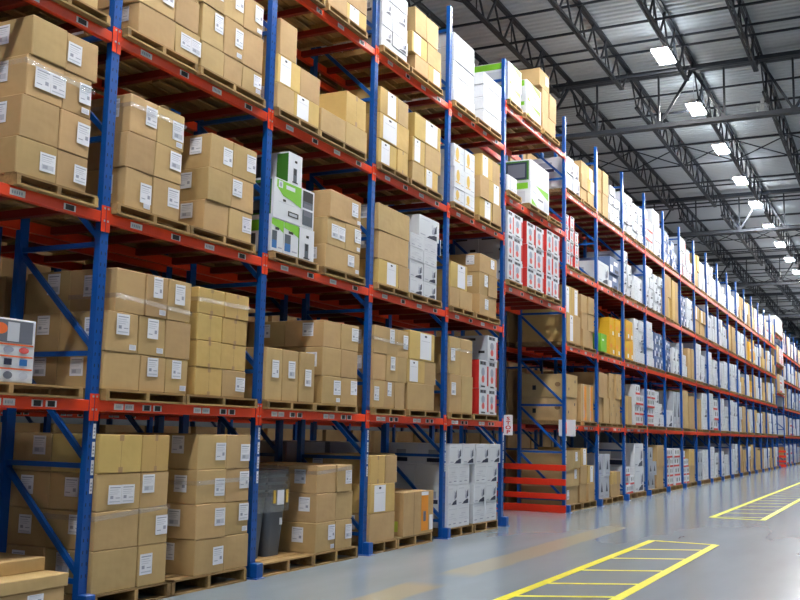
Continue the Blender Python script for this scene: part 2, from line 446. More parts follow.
# far rack with the tunnel bay -------------------------------------
far = empty('pallet_rack', (X6, YF, 0)); tag(far, 'long blue and orange pallet rack beyond the tunnel opening, carrying its bridge beams', 'pallet rack')
for u in range(6, 23):
    f = frame(far, UX(u), YF, detail=1 if u < 9 else 0)
    if u < 10: upright_labels(f, UX(u))
restbars = []
for b in range(6, 22):
    for l in range(1, 5):
        beam(far, UX(b), UX(b + 1), LV[l], YF, detail=1 if b < 14 else 0, labels=(LAB_LOW if l == 1 else LAB_UP) if b < 9 else None)
        beam(far, UX(b), UX(b + 1), LV[l], YF + 1.07 - .055, detail=0, name='rear_beam')
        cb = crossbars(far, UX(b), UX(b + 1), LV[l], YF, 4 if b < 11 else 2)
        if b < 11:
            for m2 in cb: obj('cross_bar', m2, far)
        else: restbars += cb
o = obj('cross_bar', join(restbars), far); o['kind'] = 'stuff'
for t, z in TV.items():
    beam(far, X5, X6, z, YF, h=.115, detail=2, labels=[(.07, .16, 'w'), (.24, .14, 'k'), (.38, .16, 'w'), (.55, .14, 'k'), (.68, .16, 'w'), (.88, .14, 'k')])
    beam(far, X5, X6, z, YF + 1.07 - .055, h=.115, detail=0, name='bridge_rear_beam')
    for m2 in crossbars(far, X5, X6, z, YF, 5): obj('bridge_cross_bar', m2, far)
# end guard of four red rails
eg = empty('end_guard', (X6 - .12, YF, 0)); tag(eg, 'red end guard of four rails closing the rack end at the tunnel', 'guard rail')
for za, zb_ in ((0, .155), (.275, .395), (.565, .70), (.87, .995)):
    mb = MB(); mb.box(X6 - .11, X6 - .055, YF - .03, 8.86, za, zb_, 'guard_red'); obj('rail', mb, eg, bevel=.006)
# farthest rack ------------------------------------------------------
third = empty('pallet_rack', (X3, YF, 0)); tag(third, 'distant pallet rack past the second tunnel at the right edge', 'pallet rack')
N3 = 8
for u in range(N3 + 1): frame(third, X3 + u * PITCH, YF, detail=0, guard=u < 3)
rest = []
for b in range(N3):
    for l in range(1, 5):
        beam(third, X3 + b * PITCH, X3 + (b + 1) * PITCH, LV[l], YF, detail=0)
        beam(third, X3 + b * PITCH, X3 + (b + 1) * PITCH, LV[l], YF + 1.015, detail=0, name='rear_beam')
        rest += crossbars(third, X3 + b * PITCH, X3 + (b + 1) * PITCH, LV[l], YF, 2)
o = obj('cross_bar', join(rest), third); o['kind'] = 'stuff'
for t, z in TV.items():
    beam(third, X22, X3, z, YF, h=.115, detail=0, name='bridge_beam'); beam(third, X22, X3, z, YF + 1.015, h=.115, detail=0, name='bridge_rear_beam')
eg = empty('end_guard', (X3 - .12, YF, 0)); tag(eg, 'distant red end guard at the second tunnel far down the aisle', 'guard rail')
for za, zb_ in ((0, .155), (.275, .395), (.565, .70), (.87, .995)):
    mb = MB(); mb.box(X3 - .11, X3 - .055, YF - .03, 7.5, za, zb_, 'guard_red'); obj('rail', mb, eg)
# rear rack back to back ----------------------------------------------
YR = 7.77
rear = empty('pallet_rack', (UX(0), YR, 0)); tag(rear, 'pallet rack standing back to back behind the near rack', 'pallet rack')
rearf = empty('pallet_rack', (X6, YR, 0)); tag(rearf, 'pallet rack back to back behind the long far rack', 'pallet rack')
for rk, us in ((rear, range(0, 6)), (rearf, range(6, 16))):
    us = list(us); rest = []
    for u in us: frame(rk, UX(u), YR, guard=False, detail=1 if u < 8 else 0)
    for u in us[:-1]:
        for l in range(1, 5):
            beam(rk, UX(u), UX(u + 1), LV[l], YR, detail=0, name='rear_beam'); beam(rk, UX(u), UX(u + 1), LV[l], YR + 1.015, detail=0, name='beam')
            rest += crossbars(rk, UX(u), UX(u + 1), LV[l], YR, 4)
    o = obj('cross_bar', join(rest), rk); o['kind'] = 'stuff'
for t, z in TV.items():
    beam(rearf, X5, X6, z, YR, h=.115, detail=0, name='bridge_rear_beam'); beam(rearf, X5, X6, z, YR + 1.015, h=.115, detail=0, name='bridge_beam')
# rack across the next aisle ---------------------------------------------
YC = 12.7
acro = empty('pallet_rack', (5, YC, 0)); tag(acro, 'pallet rack across the next aisle, glimpsed through the near rack', 'pallet rack')
CX = [4.6 + PITCH * k for k in range(15)]
rest = []
for x in CX: frame(acro, x, YC, detail=1 if x < 14 else 0)
for a, b in zip(CX[:-1], CX[1:]):
    for l in range(1, 5):
        beam(acro, a, b, LV[l], YC, detail=0, labels=LAB_LOW if l == 1 and a < 14 else None)
        beam(acro, a, b, LV[l], YC + 1.015, detail=0, name='rear_beam'); rest += crossbars(acro, a, b, LV[l], YC, 4)
o = obj('cross_bar', join(rest), acro); o['kind'] = 'stuff'
LOADS = [
  (0,2,[5.58,6.5],[(3.645,3.959,[5.57,6.01,6.378],'bb'),(3.959,4.319,[5.592,6.01,6.381],'Bb'),(4.319,4.673,[5.622,6.029,6.374],'Db'),(4.673,5.02,[5.643,6.032,6.418],'Bd')],{'back':1}),
  (0,3,[5.51,6.51],[(5.342,5.698,[5.507,6.067,6.36],'BB'),(5.698,6.002,[5.475,6.036,6.33],'BB')],{}),
  (1,3,[6.66,7.78],[(5.342,5.653,[6.904,7.44,7.831],'BD'),(5.653,5.993,[6.879,7.415,7.807],'bB'),(5.993,6.342,[6.864,7.396,7.781],'Bb')],{}),
  (1,3,[7.83,9.01],[(5.342,5.62,[7.847,8.241,8.587,8.963],'BBb'),(5.62,6.04,[7.843,8.22,8.567,8.954],'bbB'),(6.04,6.424,[7.81,8.189,8.555,8.924],'bbb')],{}),
  (1,2,[6.73,7.78],[(3.645,4.018,[6.855,7.242,7.644],'bb'),(4.018,4.361,[6.844,7.241,7.646],'Bb'),(4.361,4.734,[6.862,7.256,7.666],'bb')],{}),
  (1,2,[7.8,8.93],[(3.645,3.977,[8.044,8.465,8.889],'Bb'),(3.977,4.329,[8.069,8.476,8.894],'Bd'),(4.329,4.701,[8.092,8.486,8.917],'bb')],{}),
  (1,1,[6.65,7.85],[(1.942,2.284,[6.716,7.2,7.554,7.895],'Btt'),(2.284,2.654,[6.724,7.151,7.527,7.907],'ttB'),(2.654,3.061,[6.82,7.224,7.534,7.894],'Btt')],{}),
  (1,1,[7.87,9.09],[(1.942,2.231,[8.013,8.46,8.889],'nb'),(2.231,2.505,[8.014,8.421,8.886],'nn'),(2.505,2.78,[8.009,8.435,8.885],'nn'),(2.78,3.052,[8.012,8.458,8.884],'nn')],{'back':0}),
  (1,0,[6.73,7.83],[(0.145,0.517,[6.688,7.308,7.714],'Bd'),(0.517,0.858,[6.68,7.297,7.713],'Bb'),(0.858,1.193,[6.68,7.296,7.7],'Dd'),(1.193,1.54,[6.694,7.289,7.688],'nn')],{}),
  (1,0,[7.72,9.01],[(0.145,0.499,[8.137,8.629,9.064],'bB'),(0.499,0.847,[8.125,8.619,9.048],'bb'),(0.847,1.193,[8.122,8.611,9.041],'bb'),(1.193,1.551,[8.119,8.602,9.035],'bb')],{}),
  (2,4,[10.31,11.35],[(7.047,7.274,[10.335,10.8,11.354],'BS'),(7.274,7.644,[10.322,10.787,11.341],'BB'),(7.644,8.027,[10.324,10.793,11.321],'BB')],{}),
  (2,4,[9.24,10.23],[(7.047,7.433,[9.313,9.782,10.286],'BB'),(7.433,7.802,[9.287,9.757,10.262],'BB')],{}),
  (2,3,[9.19,10.19],[(5.342,5.646,[9.238,9.633,10.208],'BS'),(5.646,5.997,[9.238,9.758,10.225],'SB'),(5.997,6.448,[9.298,9.668],'B')],{}),
  (2,3,[10.2,11.41],[(5.342,5.646,[10.244,10.873,11.447],'BB'),(5.646,6.071,[10.869,11.416],'n')],{'depth':1.0}),
  (2,2,[9.19,10.27],[(3.645,4.038,[9.172,9.52,9.844,10.184],'PPW'),(4.038,4.517,[9.276,10.16],'Q'),(4.517,4.894,[9.568,9.877],'W')],{'depth':1.1,'back':0}),
  (2,2,[10.42,11.48],[(3.645,3.946,[10.47,11.359],'b'),(3.946,4.303,[10.5,10.954,11.37],'Db'),(4.303,4.658,[10.527,11.364],'b')],{}),
  (2,1,[9.21,10.29],[(1.942,2.538,[9.241,9.604,9.955,10.292],'ccc')],{'depth':0.5,'back':0}),
  (2,1,[10.29,11.35],[(1.942,2.29,[10.491,10.944,11.387],'bb'),(2.29,2.647,[10.481,10.923,11.367],'BB'),(2.647,2.983,[10.483,10.915,11.361],'Bb')],{'back':3}),
  (2,0,[9.18,10.38],[],{}),
  (2,0,[10.37,11.46],[(0.145,0.503,[10.428,10.913,11.33],'bb'),(0.503,0.851,[10.44,10.904,11.336],'BB'),(0.851,1.191,[10.441,10.908,11.29],'Bb')],{}),
  (3,4,[11.64,12.66],[(7.047,7.155,[11.706,12.138,12.628],'ww'),(7.155,7.357,[11.701,12.133,12.623],'gg'),(7.357,7.56,[11.69,12.123,12.614],'ww'),(7.56,7.778,[11.679,12.113,12.604],'gg'),(7.778,7.996,[11.668,12.102,12.594],'ww')],{}),
  (3,4,[12.73,13.87],[(7.047,7.309,[12.902,13.366,13.857],'BS'),(7.309,7.643,[12.786,13.319,13.847],'SB'),(7.643,8.052,[12.858,13.268,13.718],'BB')],{}),
  (3,3,[11.7,12.7],[(5.342,5.683,[11.796,12.366,12.708],'Sn'),(5.683,6.062,[11.763,12.726],'S'),(6.062,6.442,[11.773,12.363,12.725],'SB')],{}),
  (3,3,[12.77,13.92],[(5.342,5.635,[12.876,13.294,13.772],'BS'),(5.635,6.014,[12.863,13.3,13.874],'SB'),(6.014,6.401,[12.914,13.859],'S')],{}),
  (3,2,[11.73,12.82],[(3.645,3.992,[11.885,12.496,12.837],'SB'),(3.992,4.39,[11.867,12.804],'B'),(4.39,4.771,[11.831,12.836],'B')],{}),
  (3,2,[12.88,13.97],[(3.645,3.885,[12.87,13.332,13.803],'gg'),(3.885,4.15,[12.859,13.322,13.793],'gg'),(4.15,4.343,[12.847,13.311,13.782],'ww'),(4.343,4.551,[12.838,13.302,13.812],'ww'),(4.551,4.886,[13.153,13.879],'g')],{'back':0}),
  (3,1,[11.8,12.77],[(1.942,2.315,[11.788,12.136,12.439,12.77],'dtB'),(2.315,2.678,[11.767,12.177,12.514,12.817],'BtB'),(2.678,3.063,[11.748,12.173,12.512,12.866],'Btb')],{}),
  (3,1,[12.88,13.98],[(1.942,2.333,[12.867,13.762],'B'),(2.333,2.678,[12.833,13.442,13.837],'SB'),(2.678,3.106,[12.899,13.768],'S')],{'back':0}),
  (3,0,[11.75,12.58],[(0.145,0.524,[11.786,12.543],'B'),(0.524,0.915,[11.78,12.525],'S'),(0.915,1.296,[11.772,12.233,12.582],'nB')],{}),
  (3,0,[12.6,13.74],[(0.145,0.758,[12.824,13.836],'o')],{'depth':0.6}),
  (4,4,[14.23,15.24],[(7.047,7.242,[14.315,15.236],'w'),(7.242,7.486,[14.308,15.23],'w'),(7.486,7.731,[14.299,15.223],'w'),(7.731,7.977,[14.29,15.215],'w'),(7.977,8.216,[14.26,15.23],'w')],{'depth':1.1,'back':0}),
  (4,4,[15.35,16.48],[(7.047,7.306,[15.674,16.534],'w'),(7.306,7.523,[15.667,16.528],'w'),(7.523,7.75,[15.66,16.523],'w'),(7.75,7.973,[15.64,16.518],'w')],{'depth':1.1,'back':0}),
  (4,3,[14.27,15.24],[(5.342,5.601,[14.417,14.854,15.289],'yy'),(5.601,5.949,[14.408,14.845,15.281],'yy'),(5.949,6.332,[14.395,14.833,15.27],'yy')],{'depth':1.0,'back':0}),
  (4,3,[15.42,16.52],[(5.342,5.687,[15.537,16.126,16.548],'SB'),(5.687,6.075,[15.527,15.925,16.514],'BS'),(6.075,6.473,[15.585,16.107,16.48],'SB')],{}),
  (4,2,[14.2,15.27],[(3.645,3.949,[14.261,14.723,15.254],'BB'),(3.949,4.367,[14.249,15.028],'S')],{'back':0}),
  (4,2,[15.36,16.49],[(3.645,3.997,[15.564,15.979,16.364],'bB'),(3.997,4.376,[15.554,15.946,16.355],'bB'),(4.376,4.696,[15.543,16.346],'b')],{'back':3}),
  (4,1,[14.24,15.24],[(1.942,2.55,[14.403,14.823,15.307],'dB'),(2.55,3.153,[14.38,14.802,15.288],'dB')],{'depth':0.8,'back':0}),
  (4,1,[15.3,16.45],[(1.942,2.38,[15.592,16.025,16.43],'rr'),(2.38,2.869,[15.579,16.013,16.419],'rr'),(2.869,3.314,[15.953,16.432],'x')],{'back':3}),
  (4,0,[14.29,15.34],[(0.145,0.479,[14.297,14.744,15.215],'ww'),(0.479,0.8,[14.284,14.732,15.225],'gg'),(0.8,1.121,[14.291,14.761,15.215],'ww'),(1.121,1.445,[14.414,14.933,15.419],'gg')],{}),
  (4,0,[15.4,16.45],[(0.145,0.473,[15.406,15.936,16.449],'ww'),(0.473,0.789,[15.417,15.927,16.441],'gg'),(0.789,1.115,[15.451,15.964,16.482],'wg'),(1.115,1.443,[15.506,16.117,16.62],'gg')],{'back':0}),
  (5,'T1',[16.67,17.6],[(7.874,8.166,[16.702,17.572],'p'),(8.166,8.61,[16.696,17.596],'p')],{'depth':1.15,'back':0}),
  (5,'T1',[17.78,18.75],[(7.874,8.157,[17.89,18.774],'p'),(8.157,8.595,[17.886,18.772],'p')],{'depth':0.9,'back':0}),
  (5,'T1',[18.91,19.95],[(7.874,8.212,[18.87,19.293,19.732],'BB'),(8.212,8.745,[18.867,19.291,19.766],'BB'),(8.745,9.108,[18.671,19.321],'b')],{'depth':1.0,'back':0}),
  (5,'T2',[16.71,17.57],[(6.12,6.42,[16.772,17.051,17.377],'ww')],{'back':0}),
  (5,'T2',[18.03,19.15],[(6.12,6.58,[18.15,19.303],'p'),(6.58,7.036,[18.144,19.301],'q')],{'depth':1.15,'back':0}),
  (5,'T2',[19.28,20.09],[],{}),
  (5,'T3',[16.75,17.66],[(4.442,4.846,[16.787,17.218,17.712],'xr'),(4.846,5.291,[16.778,17.21,17.706],'xr'),(5.291,5.741,[16.779,17.202,17.699],'xr')],{}),
  (5,'T3',[17.86,18.93],[(4.442,4.831,[17.968,18.469,18.993],'rr'),(4.831,5.292,[17.962,18.464,18.99],'rr'),(5.292,5.746,[17.956,18.459,18.955],'rr')],{'back':3}),
  (5,'T3',[19.03,20.06],[(4.442,4.875,[19.152,19.576,20.016],'rr'),(4.875,5.351,[19.149,19.574,20.016],'rr'),(5.351,5.809,[19.146,19.572,20.015],'rr')],{'back':3}),
]
# ------------------------------------------------------------------ pallets
PMESH = {}; PALLETS = []; PCOUNT = [0]
def pallet_meshes(w, d, h):
    key = (round(w, 2), round(d, 2), h)
    if key in PMESH: return PMESH[key]
    t = .018
    m1 = MB(); n = 7; bw = d / n
    for i in range(n): m1.box(0, w, i * bw + .012, (i + 1) * bw - .012, h - t, h, 'pallet_wood')
    st = []
    for x in (0, w / 2 - .022, w - .044):
        m2 = MB(); m2.box(x, x + .044, .004, d - .004, t, h - t, 'pallet_wood'); st.append(m2.mesh('stringer'))
    m3 = []
    for y in (.0, d / 2 - .05, d - .1):
        q = MB(); q.box(0, w, y, y + .1, 0, t, 'pallet_wood'); m3.append(q)
    PMESH[key] = (m1.mesh('deck_boards'), st, [q.mesh('bottom_board') for q in m3], join([m1] + m3 + [MBfrom(x, w, d, h, t) for x in (0, w / 2 - .022, w - .044)]).mesh('pallet'))
    return PMESH[key]
def MBfrom(x, w, d, h, t):
    m2 = MB(); m2.box(x, x + .044, .004, d - .004, t, h - t, 'pallet_wood'); return m2
def pallet(x0, x1, y0, z, h, label, parts=True, d=1.2):
    w = round(x1 - x0, 2); dk, st, bt, whole = pallet_meshes(w, d, h)
    if not parts:
        PALLETS.append((area(x0, x1, y0, z, z + h) * (1 if y0 < 7 else .05), whole, (x0, y0, z), label)); return
    PCOUNT[0] += 1
    if not parts:
        o = link('wooden_pallet', whole, None, (x0, y0, z))
    else:
        o = empty('wooden_pallet', (x0, y0, z))
        link('deck_boards', dk, o)
        for s in st: link('stringer', s, o)
        for s in bt: link('bottom_board', s, o)
    return tag(o, label, 'pallet', 'wooden pallets on the racks')
# ------------------------------------------------------------------ boxes
BROWN = 'BbdDctnSovi'
KIND = {'r': 'red_white_carton', 'x': 'red_white_carton', 'k': 'red_banded_carton', 'Y': 'yellow_carton', 'u': 'blue_carton', 'e': 'green_carton', 'G': 'grey_carton'}
DESC = {'B': 'plain brown box', 'b': 'labelled brown box', 'd': 'labelled brown box', 'D': 'double-labelled brown box', 'c': 'labelled brown box', 't': 'labelled brown box',
        'n': 'taped brown box', 'S': 'white-sheeted brown box', 'o': 'orange-labelled brown box', 'v': 'orange-striped brown box', 'i': 'marked brown box',
        'w': 'plain white carton', 'g': 'black-printed white carton', 'r': 'red-and-white carton', 'x': 'grey-sided red-and-white carton', 'k': 'red-banded white carton', 'y': 'yellow-pictured white carton',
        'p': 'green-printed white carton', 'Q': 'wide green-and-white carton', 'q': 'device-sided white carton', 'P': 'small green-and-white carton', 'W': 'device-pictured white carton', 'm': 'picture-covered white carton',
        'Y': 'yellow carton', 'u': 'blue-wrapped carton', 'e': 'small green carton', 'G': 'grey-white carton'}
BODY = {'Y': 'yellow_board', 'u': 'blue_board', 'e': 'green_print', 'G': 'grey_board'}
def bodymat(c): return 'kraft_yellow' if c in 'nS' else 'cardboard' if c in BROWN else BODY.get(c, 'white_board')
def R(u0, v0, u1, v1, m): return ('r', u0, v0, u1, v1, m)
def E(u0, v0, u1, v1, m): return ('e', u0, v0, u1, v1, m)
def Pg(pts, m): return ('p', pts, m)
FIG = [Pg([(.36, .05), (.88, .05), (.88, .27), (.74, .27), (.60, .20), (.50, .17), (.44, .10)], 'ink_navy'), Pg([(.64, .30), (.80, .30), (.84, .44), (.80, .70), (.68, .62), (.62, .44)], 'ink_grey'),
       Pg([(.74, .36), (.87, .40), (.87, .78), (.80, .66)], 'ink_navy'), Pg([(.62, .50), (.70, .54), (.70, .76), (.60, .70)], 'ink_pale')]
PR = {
 'n': [R(.45, .84, .55, 1, 'packing_tape'), R(.45, 0, .55, .15, 'packing_tape'), R(.497, .15, .503, .84, 'cardboard_seam')],
 'S': [R(.40, .05, .86, .96, 'paper'), E(.58, .82, .68, .90, 'ink_navy'), R(.46, .68, .80, .70, 'ink_pale')],
 'o': [R(.58, .06, .82, .90, 'orange_print'), R(.58, .90, .82, .985, 'paper'), R(.65, .28, .74, .52, 'photo_grey'), R(.86, .06, .98, .42, 'paper'), R(.33, .0, .34, 1, 'cardboard_seam')],
 'v': [R(.45, .04, .85, .96, 'orange_print'), R(.40, .0, .45, 1, 'paper'), R(.52, .1, .6, .3, 'ink_grey')],
 'i': [R(.20, .30, .26, .42, 'ink_black'), R(.74, .66, .82, .78, 'ink_black')],
 'g': FIG + [R(.08, .82, .5, .86, 'ink_pale'), R(.06, .10, .3, .14, 'ink_grey')],
 'w': [R(.1, .14, .32, .19, 'ink_grey'), R(.55, .16, .8, .21, 'ink_grey'), R(.30, .60, .66, .65, 'ink_pale'), R(.08, .84, .9, .87, 'ink_pale'), R(.1, .4, .85, .43, 'ink_pale'), R(.12, .50, .5, .53, 'ink_pale'), R(.6, .32, .9, .36, 'ink_pale'), R(.06, .02, .94, .05, 'ink_pale')],
 'r': [R(.84, .10, 1, .80, 'red_print'), R(.08, .83, .72, .96, 'photo_grey'), R(.16, .85, .34, .94, 'ink_black'), R(.5, .85, .62, .94, 'ink_black'), E(.22, .42, .58, .74, 'ink_grey'),
       E(.26, .20, .56, .46, 'pink_print'), R(.2, .05, .62, .10, 'ink_black'), R(.1, .10, .5, .13, 'ink_pale')],
 'k': [R(0, 0, 1, .2, 'red_print'), R(.2, .4, .34, .8, 'ink_black'), R(.6, .4, .74, .8, 'ink_black')],
 'y': [E(.18, .30, .5, .9, 'yellow_print'), R(.12, .24, .56, .30, 'yellow_print'), R(.62, .2, .9, .24, 'ink_grey'), R(.62, .7, .92, .74, 'ink_pale')],
 'p': [Pg([(.25, .98), (.95, .98), (.95, .62), (.60, .78)], 'green_print'), Pg([(.05, .05), (.05, .30), (.35, .05)], 'green_print'), R(.38, .38, .66, .46, 'photo_grey'), R(.70, .08, .95, .55, 'ink_pale'), R(.1, .6, .3, .63, 'ink_grey')],
 'Q': [Pg([(.06, .97), (.66, .97), (.66, .45), (.40, .56), (.22, .60), (.06, .78)], 'green_print'), R(.10, .78, .20, .95, 'white_board'), E(.12, .80, .18, .92, 'ink_grey'), R(.28, .80, .5, .90, 'white_board'),
       R(.70, .06, .96, .95, 'screen_grey'), R(.70, .68, .96, .95, 'ink_black'), R(.73, .30, .93, .62, 'photo_grey'), R(.66, .45, .99, .50, 'white_board'), R(.34, .14, .6, .27, 'ink_black'), R(.37, .17, .57, .24, 'grey_board'),
       R(.21, .46, .28, .52, 'ink_black'), R(.1, .42, .5, .435, 'ink_pale')],
 'P': [Pg([(0, .98), (1, .98), (1, .62), (.5, .74), (0, .80)], 'green_print'), R(.06, .10, .46, .62, 'screen_grey'), R(.06, .10, .46, .34, 'blue_print'), R(.30, .66, .62, .74, 'ink_black'), R(.55, .12, .9, .16, 'ink_grey')],
 'W': [R(.36, .06, .62, .52, 'screen_grey'), R(.42, .30, .56, .50, 'ink_black'), R(.44, .70, .62, .78, 'ink_black'), R(.3, .04, .7, .08, 'ink_black')],
 'm': [R(.02, .62, .95, .97, 'photo_grey'), E(.34, .74, .56, .92, 'orange_red'), R(.56, .64, .74, .94, 'ink_pale'), R(.0, .58, .97, .605, 'orange_red'), R(.0, .395, .97, .42, 'orange_red'), R(.0, .20, .97, .225, 'orange_red')] +
      [E(.04 + .235 * i, .46, .20 + .235 * i, .56, ('ink_pale', 'ink_navy', 'ink_grey', 'pink_print')[i]) for i in range(4)] + [R(.06 + .235 * i, .27, .18 + .235 * i, .37, ('ink_grey', 'yellow_print', 'ink_navy', 'blue_print')[i]) for i in range(4)] +
      [E(.06 + .235 * i, .05, .20 + .235 * i, .17, ('ink_grey', 'ink_navy', 'photo_grey', 'ink_pale')[i]) for i in range(4)],
 'Y': [R(.1, .4, .5, .6, 'orange_print'), R(.6, .1, .9, .3, 'paper')],
 'u': [R(.0, .05, .3, .5, 'paper'), R(.4, .55, .8, .8, 'paper'), R(.5, .1, .9, .3, 'ink_navy')],
 'G': [Pg([(.3, .3), (.7, .3), (.5, .75)], 'ink_navy'), R(.2, .1, .8, .16, 'ink_grey')],
 'e': [R(.2, .6, .5, .7, 'paper')],
}
SIDE = {
 'P': [R(.1, .62, .9, .95, 'green_print'), R(.2, .1, .8, .55, 'screen_grey')],
 'Q': [R(0, .5, .55, .92, 'green_print'), R(.05, .70, .42, .76, 'lime_print'), R(.52, .08, .97, .95, 'green_dark'), R(.55, .12, .93, .88, 'ink_navy'), R(.58, .2, .90, .8, 'photo_grey')],
 'W': [R(.0, .1, .72, .92, 'screen_grey'), R(.0, .02, .85, .1, 'green_dark'), R(.85, .02, 1, .95, 'green_dark'), R(.12, .3, .6, .7, 'photo_grey')],
 'p': [R(.05, .7, .95, .97, 'green_print'), R(.5, .12, .9, .6, 'ink_pale')],
 'r': [R(0, 0, 1, 1, 'red_print'), R(.2, .5, .6, .75, 'pink_print')],
 'o': [R(.05, .10, .85, .34, 'lime_print'), E(.35, .14, .6, .28, 'ink_pale'), R(.25, .60, .6, .84, 'paper')],
 'g': [R(.3, .1, .7, .3, 'ink_navy'), R(.35, .35, .65, .7, 'ink_grey')],
 'i': [R(.25, .3, .33, .5, 'ink_black'), E(.75, .45, .88, .65, 'cardboard_seam')],
 'G': [Pg([(.3, .3), (.7, .3), (.5, .75)], 'ink_navy')],
}
def decals(mb, lst, w, h, y=-.0016, side=None):
    def pt(u, v): return (u * w, y, v * h) if side is None else (y, side * (1 - u), v * h)
    k = 0
    for s in lst:
        e = -.0003 * k; k += 1
        if s[0] == 'r': _, a, b, c, d, m = s; P = [(a, b), (c, b), (c, d), (a, d)]
        elif s[0] == 'e':
            _, a, b, c, d, m = s; P = [((a + c) / 2 + (c - a) / 2 * math.cos(t * math.pi / 7), (b + d) / 2 + (d - b) / 2 * math.sin(t * math.pi / 7)) for t in range(14)]
        else: _, P, m = s
        q = [pt(u, v) for u, v in P]
        mb.quad([(p[0], p[1] + e, p[2]) if side is None else (p[0] + e, p[1], p[2]) for p in q], m)
LABM = {}
def label_mesh(w, h, var):
    key = (w, h, var)
    if key in LABM: return LABM[key]
    mb = MB(); mb.box(0, w, -.001, 0, 0, h, 'paper')
    L = [R(.10, .84, .9, .89, 'ink_grey'), R(.10, .72, .75, .76, 'ink_pale'), R(.10, .62, .85, .65, 'ink_pale'), R(.1, .52, .7, .55, 'ink_pale')]
    L += [[R(.15, .28, .38, .44, 'ink_grey'), R(.1, .1, .9, .16, 'ink_pale'), R(.55, .3, .9, .34, 'ink_grey')],
          [R(.64, .26, .86, .44, 'ink_grey'), R(.1, .2, .45, .24, 'ink_grey')],
          [R(.12, .12, .88, .38, 'ink_pale'), R(.2, .16, .5, .34, 'ink_grey')]][var % 3]
    if var >= 10: L = [R(.1 + .13 * i, .12, .15 + .13 * i, .88, 'ink_grey') for i in range(6)]
    decals(mb, L, w, h, -.0014)
    LABM[key] = mb.mesh('shipping_label', fix=False)
    return LABM[key]
def box_mesh(c, w, d, h, bev, jit, withprint):
    mb = MB(); bm_ = bodymat(c)
    mb.box(0, w, 0, d, 0, h, bm_, jit=0 if (c in PR or c in SIDE) else jit)
    me = None
    if withprint:
        decals(mb, PR.get(c, []), w, h)
        if c in SIDE: decals(mb, SIDE[c], w, h, side=d)
        return mb.mesh('box', fix=False)
    return mb.mesh('box', bevel=bev)
BOXES = []
def addbox(c, x0, x1, y0, y1, z0, z1, label, wt=1.0, sidelab=False, where='near'):
    a = area(x0, x1, y0, z0, z1)
    BOXES.append(dict(c=c, b=(x0, x1, y0, y1, z0, z1), label=label, a=a * wt, raw=a, side=sidelab, where=where, w=wt))
ROWN = {1: ['only'], 2: ['bottom', 'top'], 3: ['bottom', 'middle', 'top'], 4: ['bottom', 'second', 'third', 'top'], 5: ['bottom', 'second', 'third', 'fourth', 'top']}
COLN = {1: [''], 2: ['left', 'right'], 3: ['left', 'middle', 'right'], 4: ['left', 'second', 'third', 'right']}
LEVN = ['floor level', 'first shelf', 'second shelf', 'third shelf', 'top shelf']
TN = {'T3': 'lowest tunnel shelf', 'T2': 'middle tunnel shelf', 'T1': 'top tunnel shelf'}
BAYN = {0: 'leftmost bay', 1: 'second bay from left', 2: 'third bay from left', 3: 'fourth bay from left', 4: 'fifth bay from left'}
for b in range(6, 22): BAYN[b] = '%s bay past tunnel' % ORD[b - 6]
for b in range(30, 38): BAYN[b] = '%s distant bay at right' % ORD[b - 30]
def bx(desc, rown, coln, pal, place):
    s = '%s, %s row%s, %s pallet, %s' % (desc, rown, (' ' + coln) if coln else '', pal, place)
    return s
def span(bay):
    if bay == 5: return X5, X6
    if bay >= 30: return X3 + (bay - 30) * PITCH, X3 + (bay - 29) * PITCH
    return UX(bay), UX(bay + 1)
YB0 = 6.352      # box fronts
BANDS = []
LOADS_BY = {}
slotn = {}
for (bay, lev, P, rows, opt) in LOADS:
    LOADS_BY.setdefault((bay, lev), []).append(0)
for (bay, lev, P, rows, opt) in LOADS:
    n = len(LOADS_BY[(bay, lev)]); i = slotn.get((bay, lev), 0); slotn[(bay, lev)] = i + 1
    xa, xb = span(bay)
    if n == 1: pal = 'visible'
    elif n == 2:
        first = LOADS_BY.get(('sw', bay, lev))
        xs = [l[2][0] for l in LOADS if l[0] == bay and l[1] == lev]; pal = 'left' if P[0] == min(xs) else 'right'
    else: pal = ['left', 'middle', 'right'][i]
    place = TN[lev] if isinstance(lev, str) else LEVN[lev] + ', ' + BAYN[bay]
    zl = TV[lev] if isinstance(lev, str) else LV[lev]
    ph = .145 if lev == 0 else PH
    if P:
        pa, pb = max(P[0], xa + .075), min(P[1], xb - .075)
        pallet(pa, pb, 6.33, zl, ph, 'wooden pallet, %s position, %s' % (pal, place))
    dep = opt.get('depth', .58); back = opt.get('back', 2)
    for r, (z0, z1, xs, kinds) in enumerate(rows):
        for ci, c in enumerate(kinds):
            x0, x1 = max(xs[ci], xa + .056), min(xs[ci + 1], xb - .056)
            j = random.uniform(-.008, .008)
            rn = ROWN[len(rows)][r]; cn = COLN[len(kinds)][ci]
            addbox(c, x0 + .004, x1 - .004, YB0 + .01 + j, YB0 + dep, z0, z1 - .004, bx(DESC[c], rn, cn, pal, place), sidelab=(ci == 0 and c in 'bdDBt' and back))
            if back and (ci == 0 or lev == 0 or (back == 2 and ci == len(kinds) - 1 and False)):
                c2 = 'B' if c in BROWN else c
                addbox(c2, x0 + .004, x1 - .004, YB0 + dep + .006, 7.50, z0, z1 - .004, bx('rear ' + ('brown box' if c2 == 'B' else 'carton'), rn, cn, pal, place), sidelab=(c2 == 'B' and ci == 0), wt=.8)
